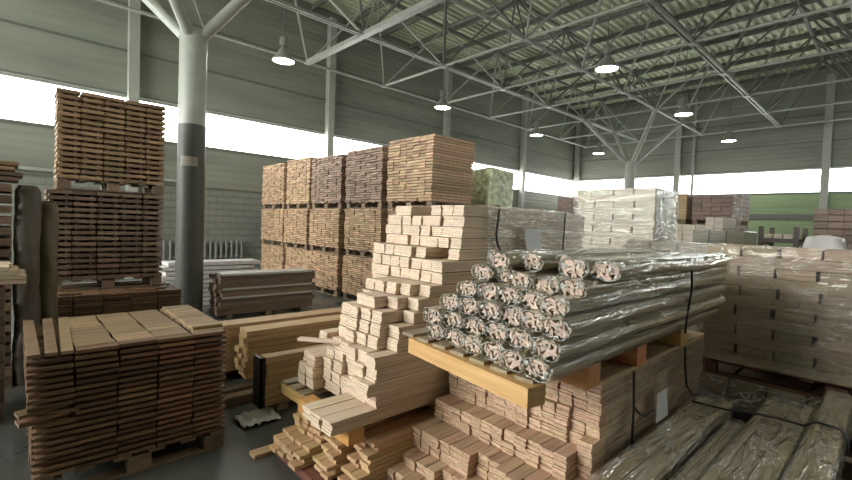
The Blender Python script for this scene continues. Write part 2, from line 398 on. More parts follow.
# pendant lamps
def lamp():
    t = thing('pendant_lamp', '', 'lamp')
    mb = MB().lathe([(.0,.44),(.06,.44),(.075,.33),(.10,.30),(.13,.24),(.20,.13),(.265,.03),(.27,0),(.255,0),(.19,.11),(.06,.22)], 28)
    sh = mb.build('shade', M['lampS'], t)
    MB().lathe([(.10,.40),(.10,.62),(.0,.63)], 16).build('ballast_housing', M['lampS'], t)
    MB().lathe([(0,.03),(.15,.028),(.252,.02)], 28).build('glowing_glass', M['lampE'], sh)
    MB().tube([(0,0,.6),(0,0,ZU-5.95)], .012, 6).build('hanger_rod', M['trussD'], t)
    return t
lp = lamp(); first = True
def dup(root, loc, rz=0, label=None, group=None):
    r = root.copy(); C.objects.link(r); r.location = loc; r.rotation_euler = (0,0,rz)
    if label: r['label'] = label
    if group: r['group'] = group
    for ch in list(root.children):
        c = ch.copy(); C.objects.link(c); c.parent = r
        for g in ch.children:
            d = g.copy(); C.objects.link(d); d.parent = c
    return r
LP = [(5.28,11.42,'nearest lit pendant lamp in the row along the left wall'),(11.28,11.42,'second lit pendant lamp in the row along the left wall, above the tall stacks'),
      (17.28,11.42,'third lit pendant lamp in the row along the left wall'),(23.28,11.42,'farthest lit pendant lamp of the left row, beside the far column'),
      (11.28,5.42,'large lit pendant lamp hanging under the middle of the roof frame'),(17.28,5.42,'second lit pendant lamp of the right row, behind a chord'),(23.28,5.42,'farthest lit pendant lamp of the right row, before the end wall'),
      (5.28,5.42,'added pendant lamp above the stepped pile, just over the top edge of the photo'),(11.28,-.58,'added pendant lamp above the right side, beyond the edge of the photo'),(5.28,-.58,'added pendant lamp over the big wrapped stack at right, above the photo')]  # last three lie out of view, added along the grid to light the stacks
for x, y, lb in LP:
    o = lp if first else dup(lp, (0,0,0)); first = False
    o.location = (x, y, 5.95); o.scale = (1.1,1.1,1.0); tag(o, lb, 'lamp', 'hanging lamps')

# ------------------------------------------------------------------ stacks of wood
def pallet(x0, x1, y0, y1, z0, label, along='X', mat='pallet', h=.14, group='pallets'):
    """deck boards run across, three bearers with blocks"""
    t = thing('wooden_pallet', label, 'pallet', ((x0+x1)/2, (y0+y1)/2, z0), 0, group)
    a, b = (x1-x0)/2, (y1-y0)/2
    m = M[mat]
    if along == 'X':           # blocks seen from -y side
        for q in (-1, 0, 1):
            MB().box(-a, a, q*(b-.06)-.05, q*(b-.06)+.05, 0, .02).build('bottom_board', m, t)
            for p in (-1, 0, 1): MB().box(p*(a-.07)-.07, p*(a-.07)+.07, q*(b-.06)-.05, q*(b-.06)+.05, .02, h-.022).build('block', m, t)
        for q in range(6):
            xx = -a + .05 + q*(2*a-.1)/5
            MB().box(xx-.05, xx+.05, -b, b, h-.022, h).build('deck_board', m, t)
    else:
        for q in (-1, 0, 1):
            MB().box(q*(a-.06)-.05, q*(a-.06)+.05, -b, b, 0, .02).build('bottom_board', m, t)
            for p in (-1, 0, 1): MB().box(q*(a-.06)-.05, q*(a-.06)+.05, p*(b-.07)-.07, p*(b-.07)+.07, .02, h-.022).build('block', m, t)
        for q in range(6):
            yy = -b + .05 + q*(2*b-.1)/5
            MB().box(-a, a, yy-.05, yy+.05, h-.022, h).build('deck_board', m, t)
    return t

# --- short boards stacked in five columns (front left, and the tall stacks behind)
def short_board_mesh(L, w=.085, t=.021):
    return MB().box(-L/2, L/2, 0, w, 0, t, ch=.002)
def column_stack(x0, x1, y0, z0, nl, pitch, mat, label, cols=5, depth=1.15, top_rows=0, leave=(), corename='stacked_boards', corelabel='', jit=.012, grp=''):
    """front boards as things; the boards behind them as one stuff object"""
    cw = (x1-x0)/cols
    meshes = [short_board_mesh(cw-.006-.004*k, .085, pitch*.60).mesh('short_board', mat) for k in range(2)]
    core = MB()
    for l in range(nl):
        z = z0 + l*pitch
        for c in range(cols):
            if (c, l) in leave: continue
            xx = x0 + (c+.5)*cw + random.uniform(-.006,.006) + (.035 if (c == 0 and nl == 20 and l < 9) else 0)
            yy = y0 + random.uniform(-jit, jit*.6)
            tilt = random.uniform(-.012,.012)
            o = link('short_board', random.choice(meshes), None, (xx, yy, z), tilt)
            o.rotation_euler = (0, 0, tilt)
            tag(o, label % (top_ord(nl-l), ORD[c+1]), 'board', grp)
            r0 = .10
            nrow = int((depth-r0)/.095)
            for r in range(nrow):
                if l == nl-1 and top_rows and c >= 1: continue
                if r not in (nrow-1, nrow-2) and 0 < c < cols-1 and l < nl-2: continue     # never seen
                core.box(xx-cw/2+.008, xx+cw/2-.008, y0+r0+r*.095, y0+r0+r*.095+.085, z, z+pitch*.60)
    # crosswise stickers between the layers keep the stack apart
    for l in range(nl-1):
        z = z0+l*pitch
        for c in range(cols):
            for e in (.2, .8):
                core.box(x0+(c+e)*cw-.018, x0+(c+e)*cw+.018, y0+.055, y0+depth-.03, z+pitch*.60, z+pitch)
    for l in range(nl-1):
        core.box(x0+.02, x1-.02, y0+depth*.55, y0+depth*.55+.03, z0+l*pitch+pitch*.60, z0+(l+1)*pitch)  # full-width filler strips, added to block light between the layers
    o = core.build(corename, mat); tag(o, corelabel, 'boards', None, 'stuff')

# front-left pallet
FX0, FX1, FY = .07, 1.20, 3.45
pallet(FX0+.03, FX1+.0, FY, FY+1.2, 0, 'dark pallet under the low stack of short brown boards, lower left', 'X', group=None)
NL = 20; FP = .0385
leave = {(0, l) for l in (9, 10)} | {(0, 19)}
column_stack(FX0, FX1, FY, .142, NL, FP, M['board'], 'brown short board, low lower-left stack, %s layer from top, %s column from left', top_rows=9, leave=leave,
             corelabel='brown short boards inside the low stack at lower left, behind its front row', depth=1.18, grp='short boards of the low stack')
# its top layer, rows of short boards (columns 2-5)
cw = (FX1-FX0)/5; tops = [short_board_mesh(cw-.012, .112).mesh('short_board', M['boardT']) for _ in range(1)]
zt = .142 + (NL-1)*FP
for c in range(1, 5):
    for r in range(9):
        if c == 4:
            dx, rz, dz = .025, -.05, .0
        else: dx, rz, dz = 0, 0, 0
        o = link('short_board', tops[0], None, (FX0+(c+.5)*cw+random.uniform(-.005,.005)+dx, FY+.098+r*.116+random.uniform(-.003,.003), zt+dz), rz*0+random.uniform(-.008,.008))
        tag(o, 'tan short board topping the low left stack, %s row from front, %s column' % (ORD[r+2], ORD[c+1]), 'board', 'short boards of the low stack')
# raised loose boards on the right column
for r in range(8):
    o = link('short_board', tops[0], None, (FX0+4.62*cw, FY+.16+r*.116, zt+.0235+.001*r), random.uniform(-.03,.03))
    tag(o, 'short board lying crooked on the right edge of the low stack, %s row from front' % ORD[r+1], 'board', 'short boards of the low stack')
# three long narrow boards over the left column
for k, (xx, rz) in enumerate(((FX0+.035, .0), (FX0+.115, -.03), (FX0+.19, -.05))):
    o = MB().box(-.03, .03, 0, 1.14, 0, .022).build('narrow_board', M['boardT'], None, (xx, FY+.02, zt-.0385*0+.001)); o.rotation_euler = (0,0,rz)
    tag(o, 'long narrow board lying front to back on the low stack, %s from its left edge' % ORD[k+1], 'board')
# sagging, skewed boards sticking out of the left column
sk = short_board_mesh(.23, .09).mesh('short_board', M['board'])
for k, (dx, dz, ry, rz) in enumerate(((-.03,.30,.10,.20),(-.02,.325,-.05,.10),(.02,.347,.06,-.12),(-.03,.372,-.04,.22))):
    o = link('short_board', sk, None, (FX0+.112+dx, FY+.012-.015*(k%2), .142+dz+.03)); o.rotation_euler = (.05,ry,rz)
    tag(o, 'slipped short board poking out left of the low stack, %s of four from below' % ORD[k+1], 'board', 'slipped boards')

# tall pallet stack at left: three tiers
TX0, TX1 = .44, 1.80
pallet(.30, 1.78, 7.0, 8.15, 0, 'bottom pallet of the tall left stack, in the shade', 'X', group='pallets of the tall left stack')
low = MB()
for l in range(17):
    z = .142 + l*.034
    for c in range(5):
        a = .27 + c*.305
        low.box(a+.004, a+.298, 6.97+random.uniform(-.02,.02), 8.15, z, z+.023)
    if l < 16:
        for c in range(5):
            for e in (.2,.8): low.box(.27+(c+e)*.305-.018, .27+(c+e)*.305+.018, 7.05, 8.1, z+.0235, z+.0335)
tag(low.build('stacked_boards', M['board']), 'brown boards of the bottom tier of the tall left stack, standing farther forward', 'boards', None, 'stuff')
# loose boards on top of that tier
for k, (a, b, rz) in enumerate(((.55,7.05,.1),(1.35,7.05,-.2),(1.52,7.1,.35),(1.6,7.28,.1))):
    o = link('short_board', sk, None, (a, b, .713+.0225*(k == 3)), rz); tag(o, 'loose short board lying before the tall left stack, %s from left' % ORD[k+1], 'board', 'loose boards on the ledge')
pallet(.36, 1.64, 7.45, 8.1, .713, 'middle pallet of the tall left stack', 'X', group='pallets of the tall left stack')
def tier(x0, x1, y0, z0, nl, pitch, mat, where, depth, grp, corelabel):
    column_stack(x0, x1, y0, z0, nl, pitch, mat, 'board in '+where+', %s layer from top, %s column from left', depth=depth, grp=grp, corelabel=corelabel, jit=.02)
tier(.33, 1.65, 7.45, .855, 16, .0755, M['boardR'], 'middle tier of tall left stack', .66, 'short boards of the middle tier', 'dark boards inside the middle tier of the tall left stack')
pallet(.44, 1.65, 7.45, 8.1, 2.05, 'upper pallet of the tall left stack, at eye height', 'X', group='pallets of the tall left stack')
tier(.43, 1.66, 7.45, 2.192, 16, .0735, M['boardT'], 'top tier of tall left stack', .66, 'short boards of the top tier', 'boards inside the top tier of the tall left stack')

# ------------------------------------------------------------------ row of tall pallet stacks (five stacks, three tiers)
names5 = ['nearest', 'second', 'third', 'fourth', 'farthest']
tn = ['bottom', 'middle', 'top']
ys = [(5.86,7.18),(7.36,8.72),(8.90,10.28),(10.42,11.72),(11.84,13.30)]
ht = [3.42, 3.36, 3.33, 3.40, 3.36]
for s, (a, b) in enumerate(ys):
    for t in range(3):
        zb = (0, 1.0, 2.06)[t]; ztp = (1.0, 2.06, ht[s])[t]
        ox = random.uniform(-.05,.05)
        pallet(5.62+ox, 6.72+ox, a+.02, b-.02, zb, '%s pallet of the %s stack in the row of tall pallet stacks' % (tn[t], names5[s]), 'Y', group='pallets of the tall row')
        nl = 20 if t < 2 else 22; z0 = zb+.142; pt = (ztp-z0)/nl
        mb = MB(); sk_ = random.uniform(-.03,.03)
        nb = 7; w = (b-a)/nb
        for l in range(nl):
            off = sk_*l/nl
            for q in range(nb):
                j = random.uniform(-.018,.018); e = random.uniform(-.03,.03)
                mb.box(5.60+ox+j, 6.72+ox+e, a+q*w+.002+off, a+(q+1)*w-.004+off, z0+l*pt, z0+l*pt+pt*.78)
        o = mb.build('board_stack', M['edgeD'] if (s in (1,2) and t == 2) else M['edgeY'])
        tag(o, '%s tier of boards in the %s of the five tall pallet stacks' % (tn[t], names5[s]), 'board stack', 'tiers of the tall row', 'stuff')
# foliage-like green wrapped stack just past the row
mb = MB()
def lump(u, v):
    a = 2*pi*u; r = 1+.08*noise.noise((cos(a)*3, sin(a)*3, v*6))
    sx = .38*math.copysign(abs(cos(a))**.25, cos(a)); sy = .36*math.copysign(abs(sin(a))**.25, sin(a))
    k = 1 if v < .985 else .05
    return (sx*r*k, sy*r*k, v*3.06)
mb.grid(28, 30, lump)
o = mb.build('wrapped_stack', M['foliage'], None, (7.62, 6.14, 0)); tag(o, 'mottled green wrapped stack standing behind the nearest tall pallet stack', 'wrapped stack')

# ------------------------------------------------------------------ long lumber
def plank_mesh(L, w, h, mat, ch=.003):
    return MB().box(0, L, 0, w, 0, h, ch=ch).mesh('plank', mat)
def lumber(x0, x1, y0, z0, nl, h, w, nc, mat, where, group, jx=.03, cat='plank'):
    me = plank_mesh(x1-x0, w-.004, h-.004, mat)
    for l in range(nl):
        for c in range(nc):
            o = link('lumber_plank', me, None, (x0+random.uniform(-jx,jx), y0+c*w+random.uniform(-.006,.006), z0+l*h))
            tag(o, 'long plank in %s, %s layer from top%s' % (where, top_ord(nl-l), '' if nc == 1 else ', %s row from front' % ORD[c+1]), cat, group)
lumber(1.76, 4.3, 4.50, .10, 8, .0625, .125, 2, M['lumber'], 'zigzag-ended lumber stack', 'yellow lumber planks')
lumber(1.15, 4.3, 4.86, .10, 8, .0635, .125, 2, M['lumber'], 'rear yellow lumber stack', 'rear yellow lumber planks')
lumber(1.68, 3.7, 3.84, .06, 7, .064, .125, 1, M['lumber'], 'front lumber stack', 'front yellow lumber planks')
for nm, x0, y0 in (('zigzag-ended', 1.85, 4.46), ('rear', 1.4, 4.83)):
    for k in range(3):
        x = x0+.15+k*.95
        o = MB().box(x-.05, x+.05, y0, y0+.34, 0, .098).build('lumber_bearer', M['slat']); tag(o, 'bearer under the %s yellow lumber stack, %s from its near end' % (nm, ORD[k+1]), 'bearer', 'bearers under lumber')
for k in range(3):
    x = 1.85+k*.8
    o = MB().box(x-.05, x+.05, 3.82, 3.99, 0, .058).build('lumber_bearer', M['slat']); tag(o, 'low bearer under the front lumber stack, %s from its near end' % ORD[k+1], 'bearer', 'bearers under lumber')
o = MB().box(0,.02,-.012,.14,.0,.452).box(0,.05,-.012,-.008,.0,.452).build('dark_end_shade', M['black'], None, (1.625, 3.835, .06)); tag(o, 'dark sheet standing for shade on the end of the front lumber stack', 'wrap')  # thin black sheet imitates the shadowed end face
for k, (x, y, rz) in enumerate(((.95,4.35,.1),(1.0,4.15,.06),(1.05,5.05,.12))):
    o = link('dark_beam', plank_mesh(1.0 if k < 2 else .9, .11, .09, M['lumbrn']), None, (x+.35, y+.0, .0), rz*0); 
    tag(o, 'dark weathered beam on the floor before the lumber stacks, %s' % ('nearest','middle','rearmost, half hidden')[k], 'beam')
# crumpled white plastic on the floor
mb = MB()
mb.grid(18, 14, lambda u, v: (u*.32, v*.26, .02+.05*abs(noise.noise((u*5, v*5, 1)))+.03*noise.noise((u*12, v*12, 3))))
o = mb.build('plastic_scrap', M['wht'], None, (1.42, 3.62, 0)); tag(o, 'crumpled white plastic lying on the floor by the low lumber stack', 'plastic')

# brown lumber and white boards behind the column
lumber(2.62, 4.42, 7.92, .06, 9, .078, .14, 3, M['lumbrn'], 'grey brown lumber stack', 'grey brown planks', .06)
for k in range(3):
    x = 2.8+k*.7
    o = MB().box(x-.05, x+.05, 7.92, 8.34, 0, .058).build('lumber_bearer', M['slat']); tag(o, 'bearer under the grey brown lumber stack, %s from its near end' % ORD[k+1], 'bearer', 'bearers under lumber')
for l in range(3):
    o = MB().box(0, 1.7, 0, .008, 0, .03).box(0, 1.7, 0, .42, .028, .036).build('plastic_strip', M['wht'], None, (2.66, 7.9, (.745,.50,.36)[l] if l == 0 else (.50,.345)[l-1]))
    if l: o.scale = (1,.03,.9)
    tag(o, ('white plastic cover on top of the grey brown lumber stack', 'upper white strip along the front of the grey brown lumber stack', 'lower white strip along the front of the grey brown lumber stack')[l], 'plastic strip')
me = plank_mesh(1.75, .5, .07, M['wht'])
for l in range(10):
    o = link('coated_panel', me, None, (2.05+(.0,.12,-.05,.08)[l % 4], 9.35, .002+l*.088))
    tag(o, 'white coated panel stacked behind the column, %s layer from top' % top_ord(10-l), 'panel', 'white coated panels')
    if l:
        for x in (2.4, 3.4): pass
for l in range(9):
    o = MB().box(2.3, 2.36, 9.37, 9.83, .074+l*.088, .089+l*.088).box(3.4, 3.46, 9.37, 9.83, .074+l*.088, .089+l*.088).build('sticker_strips', M['slat'])
    tag(o, 'spacer strips between the white coated panels, %s gap from top' % top_ord(9-l), 'spacer', 'panel spacers')
# radiator
t = thing('radiator', 'grey tubular radiator on the left wall under the window strip', 'radiator', (3.2, YE-.14, .5))
for k in range(15): MB().tube([(k*.155,0,0),(k*.155,0,.54)], .045, 8).build('radiator_column', M['rad'], t)
MB().tube([(-.05,0,.06),(2.25,0,.06)], .03, 6).tube([(-.05,0,.48),(2.25,0,.48)], .03, 6).build('header_pipe', M['rad'], t)
struct('trim_heating_pipe', MB().tube([(-3, YE-.07, 2.75),(3.6, YE-.07, 2.75)], .05, 8), M['steelP'], 'pipe running along the left wall', 'pipe')

# ------------------------------------------------------------------ far left: shaded stacks
pallet(-.95, .02, 5.9, 6.9, 0, 'pallet under the dark stack at the left edge', 'X', group='pallets at the left edge')
mb = MB()
for l in range(18):
    for c in range(4):
        a = -.95+c*.242
        mb.box(a+.005, a+.235, 5.9+random.uniform(-.03,.02), 6.9, .142+l*.105, .142+l*.105+.07)
    if l < 17:
        for e in (.1,.5,.85): mb.box(-.94+e*.95, -.90+e*.95, 5.93, 6.88, .212+l*.105, .247+l*.105)
tag(mb.build('stacked_boards', M['boardR']), 'dark reddish boards stacked high at the left edge of the photo', 'boards', None, 'stuff')
for k, (zz, dx) in enumerate(((2.035,.0),(2.085,.03),(2.135,-.03),(2.185,.0))):
    o = MB().box(-.9, .06+dx, 5.92, 6.5, 0, .035).build('loose_board', M['boardT'] if k > 1 else M['boardR'], None, (0,0,zz)); o.rotation_euler = (0,0,0)
    tag(o, 'loose board on top of the dark stack at the left edge, %s from top' % top_ord(4-k), 'board', 'loose boards on the left stack')
    if k < 3: tag(MB().box(-.8,-.72,5.95,6.45,0,.015).box(-.15,-.07,5.95,6.45,0,.015).build('sticker_strips', M['boardR'], None, (0,0,zz+.035)), 'spacer strips under a loose board of the dark left stack, %s gap' % ORD[k+1], 'spacer')
for k, (x, y, zt_, r) in enumerate(((.125, 6.0, 2.0, .10), (.30, 6.35, 1.86, .085))):
    mb = MB()
    def roll(u, v, r=r, zt_=zt_):
        a = 2*pi*u; q = r*(1+.20*noise.noise((cos(a)*1.2, sin(a)*1.2, v*5))+.14*noise.noise((cos(a)*3, sin(a)*3, v*14)))
        if v > .96: q *= max(.05, (1-v)/.04)
        return (q*cos(a), q*sin(a), min(v,.97)/.97*zt_)
    mb.grid(20, 36, roll)
    o = mb.build('wrapped_roll', plain('wrapped_roll_skin', ((.09,.075,.055),(.13,.11,.06))[k], .45, bump=.6, nscale=12), None, (x, y, 0))
    tag(o, ('shiny dark wrapped roll standing against the left stack', 'olive wrapped roll standing between the left stacks')[k], 'roll')
# light boards on a dark crate
t = thing('storage_crate', 'dark reddish crate under light boards at the left edge', 'crate', (-.45, 4.90, .045))
for q in range(7): MB().box(-.5, .42, -.0, .02, .02+q*.155, .15+q*.155).build('front_slat', M['boardR'], t)
for x in (-.47, -.03, .38): MB().box(x-.035, x+.035, .02, .09, 0, 1.10).build('crate_post', M['boardR'], t)
MB().box(-.5, .42, .09, .62, 0, 1.10).build('crate_body', M['lumbrn'], t)
me = MB().box(-.9, 0, 0, .13, 0, .032, ch=.002).mesh('light_board', M['pale'])
for l in range(4):
    for c in range(4):
        o = link('light_board', me, None, (.10-.05*max(0, l-1)+random.uniform(-.012,.012), 4.9+c*.135, 1.15+l*.036))
        tag(o, 'light board on the left-edge crate, %s layer from top, %s row from front' % (top_ord(4-l), ORD[c+1]), 'board', 'light boards on the crate')

# ------------------------------------------------------------------ the stepped pile of plank packs (behind the bundles)
PL, PW, PH = 1.9, .122, .0875
def pack_mesh(L, w, h, n, mat, jit=.006):
    mb = MB(); t = h/n
    for k in range(n):
        j = random.uniform(-jit, jit)
        mb.box(j, L+j, .0015+random.uniform(0,.002), w-.0015-random.uniform(0,.002), k*t+.0006, (k+1)*t-.0006, ch=.0018)
    return mb.mesh('plank_pack', mat)
packs = [pack_mesh(PL, PW-.006, PH-.006, 5, M['pale']) for _ in range(5)]
plankU = [MB().box(0, PL, .001, PW-.005, 0, (PH-.003)/5-.001, ch=.0018).mesh('plank', M['pale']) for _ in range(1)]
def zrow(k): return .44+.0875*k if k < 12 else 1.49+.0855*(k-12)
front = {
 0: [1.42,1.42,1.43,1.80,1.80,1.81,1.72,1.72],
 1: [1.76,1.76,1.78,1.80,1.81,1.80,1.72,1.73],
 2: [1.68,1.70,1.86,1.85,1.81,1.80,1.73,1.75],
 3: [1.76,1.74,1.85,1.85,1.82,1.82,2.00,None],
 4: [1.74,1.78,1.76,1.79,1.80,1.92,1.83,None],
 5: [1.92,1.86,1.85,1.83,1.85,2.10,None,None],
 6: [1.95,1.86,1.87,1.84,1.86,2.20,None,None],
 7: [2.06,1.88,1.88,1.84,1.87,2.30,None,None],
 8: [2.10,2.02,1.90,1.92,2.06,2.30,None,None],
 9: [2.22,2.14,2.10,2.08,2.10,2.32,2.34,None],
 10:[2.34,2.34,2.33,2.35,2.34,2.33,2.35,None],
 11:[2.34,2.33,2.35,2.34,2.33,2.35,2.34,None],
 12:[2.52,2.74,2.38,2.36,2.36,2.37,2.36,None],
 13:[2.54,2.52,2.53,2.54,2.55,2.53,2.56,2.57],
 14:[2.55,2.54,2.56,2.55,2.54,2.56,2.55,2.57],
 15:[2.55,2.56,2.54,2.56,2.57,2.55,2.56,2.58],
 16:[2.55,2.54,2.55,None,None,2.56,2.57,None],
}
for j in range(8):                      # whatever stands high rests on packs farther back
    for k in range(15, -1, -1):
        if front[k][j] is None and any(front[q][j] is not None for q in range(k+1, 17)) and not (k == 12 and j == 1): front[k][j] = 2.42
UY = 2.30; NT = 17
for k in range(NT):
    for j, x in enumerate(front[k]):
        if x is None: continue
        lab = 'pale plank pack, stepped pile, %s tier from top, %s column from right' % (top_ord(NT-k), ORD[j+1])
        loc = (x+random.uniform(-.012,.012), UY+j*.125+random.uniform(-.004,.004), zrow(k))
        if k <= 3 and j <= 2:
            o = thing('plank_pack', lab, 'plank pack', loc, 0, 'packs of the stepped pile')
            for p in range(5):
                c = link('plank', plankU[0], o, (random.uniform(-.008,.008), random.uniform(-.001,.002), p*(PH-.003)/5))
        else:
            o = link('plank_pack', random.choice(packs), None, loc); tag(o, lab, 'plank pack', 'packs of the stepped pile')
# two long loose boards lying on the steps
o = MB().box(0, 1.0, 0, .055, 0, .02).build('loose_board', M['pale'], None, (1.60, 3.10, .835)); o.rotation_euler = (0, -.03, -1.02)
tag(o, 'narrow loose board lying aslant on the steps of the pile', 'board')
o = MB().box(0, .05, 0, .72, 0, .018).build('loose_board', M['lumber'], None, (2.385, 2.30, zrow(12)+.0005)); o.location.x = 2.39
tag(o, 'thin yellowish board on the ledge below the top five tiers', 'board') if False else bpy.data.objects.remove(o)
# bearers and floor pile below
for k, (x, c) in enumerate(((1.62,'orange'),(2.45,'beam'),(3.05,'beam'))):
    o = MB().box(x-.06, x+.06, 2.31, 2.98, .335, .438).build('pile_bearer', M[c]); tag(o, '%s bearer under the stepped pile, %s from its near end' % ('orange' if k == 0 else 'yellow', ORD[k+1]), 'bearer', 'bearers of the stepped pile')
pt_ = thing('wooden_pallet', 'yellow pallet with slats sticking out left of the stepped pile', 'pallet', (1.66, 2.99, .305))
MB().box(0, .06, .05, .50, 0, .095).build('front_beam', M['beam'], pt_)
MB().box(1.5, 1.56, .05, .50, 0, .095).build('rear_beam', M['beam'], pt_)
for q in range(3): MB().box(-.01, 1.9, .06+q*.15, .16+q*.15, .096, .116).build('slat', M['slat'], pt_)
for k in range(2):
    o = MB().box(1.80+1.3*k, 1.90+1.3*k, 3.14, 3.46, 0, .304).build('pallet_support', M['lumbrn']); tag(o, '%s support under the yellow pallet left of the stepped pile' % ('near','far')[k], 'support')
# thick boards lying on the floor under the stepped pile
fb = [MB().box(0, 1.7, .002, .098, .001, .029, ch=.002).mesh('thick_board', M['lumber']) for _ in range(1)]
def fpile(nm, y0, nc, z0, xs):
    for l, x in enumerate(xs):
        for c in range(nc):
            o = link('thick_board', fb[0], None, (x+random.uniform(-.02,.025), y0+c*.102, z0+l*.0305)); 
            tag(o, 'thick pale board, %s low floor pile, %s layer from top, %s from right' % (nm, top_ord(len(xs)-l), ORD[c+1]), 'board', 'thick boards in the %s pile' % nm)
for k in range(3): 
    x = (1.5, 2.3, 3.1)[k]
    o = MB().box(x-.05, x+.05, 2.02, 3.1, .0, .06).build('floor_bearer', M['redpal']); tag(o, 'dark bearer on the floor under the low piles, %s from the near end' % ORD[k+1], 'bearer', 'floor bearers')
fpile('left', 2.70, 4, .062, (1.42,1.45,1.44,1.50,1.58,1.6,1.6,1.62))
fpile('middle', 2.46, 2, .062, (1.52,1.55,1.5,1.58,1.55,1.62,1.6,1.66,1.64))
fpile('right', 2.23, 2, .062, (1.58,1.62,1.6,1.66,1.64,1.68,1.66,1.72,1.70))
o = link('thick_board', fb[0], None, (1.30, 3.12, .001)); tag(o, 'thick board lying alone on the floor left of the low piles', 'board')

# ------------------------------------------------------------------ the low pile of plank packs under the bundles
LW, LH, LL = .0880, .0692, 1.92
plankL = [MB().box(0, LL, .0012, LW-.0032, 0, (LH-.0022)/5-.0009, ch=.0016).mesh('plank', M['lpale'])]
def lpack(x, j, z, lab):
    o = thing('plank_pack', lab, 'plank pack', (x, 1.108+j*LW+random.uniform(-.002,.002), z), 0, 'packs of the low pile')
    for p in range(5):
        link('plank', plankL[0], o, (random.uniform(-.007,.007), random.uniform(-.0006,.0014), p*(LH-.0022)/5))
LZ0 = .912 - 13*LH
rows = [ # (tier range from bottom, base x)
 (7, 13, 2.44), (5, 7, 2.25), (3, 5, 2.05), (2, 3, 1.98), (0, 2, 1.82)]
for a, b, bx in rows:
    for k in range(a, b):
        for j in range(13):
            x = bx + random.uniform(-.012,.012)
            if a == 7:
                x = 2.44 if j < 2 else (2.40 if (k < 10) else 2.44)
                if 5 <= j <= 7: x -= .02
                x += random.uniform(-.012,.012)
                if k == 12 and j in (2, 3): x += .03
                if k == 7 and j == 0: x -= .09
            if a == 5:
                if j < 1: x += .12
            if a == 3 and j in (5, 6): x += .06
            if a == 3 and j < 3: x += .06
            if a == 2 and j > 8: x -= .05
            if a == 0 and 3 < j < 8: x += .07
            lpack(x, j, LZ0+k*LH+.001, 'pinkish plank pack, low pile under bundles, %s tier from top, %s column from right' % (top_ord(13-k), ORD[j+1]))
o = MB().box(2.0, 4.2, 1.12, 1.22, -.0, LZ0).box(2.0, 4.2, 1.62, 1.72, 0, LZ0).box(2.0, 4.2, 2.12, 2.22, 0, LZ0).build('floor_runners', M['redpal']) if LZ0 > .01 else None
if o: tag(o, 'runners under the low pile of plank packs', 'runners')

# timber skid carrying the bundles
sk = thing('timber_skid', 'yellow timber skid with slatted deck carrying the film-wrapped bundles', 'skid', (1.70, 1.52, .915))
Mr = Matrix.Rotation(radians(7), 4, 'Z')
fbm = MB().box(-.055, .055, -.51, .415, .085, .172); b_ = fbm.build('front_beam', M['beam'], sk); b_.rotation_euler = (0,0,radians(-8.5))
for k, x in enumerate((.58, 1.22, 2.02)):
    MB().box(x-.07, x+.07, -.44, .52, .0, .166).build('cross_bearer', M['orange'] if k < 2 else M['beam'], sk)
for q in range(7):
    MB().box(-.02+.017*(q-3), 2.35, -.48+q*.148, -.385+q*.148, .170, .188).build('deck_slat', M['slat'], sk)

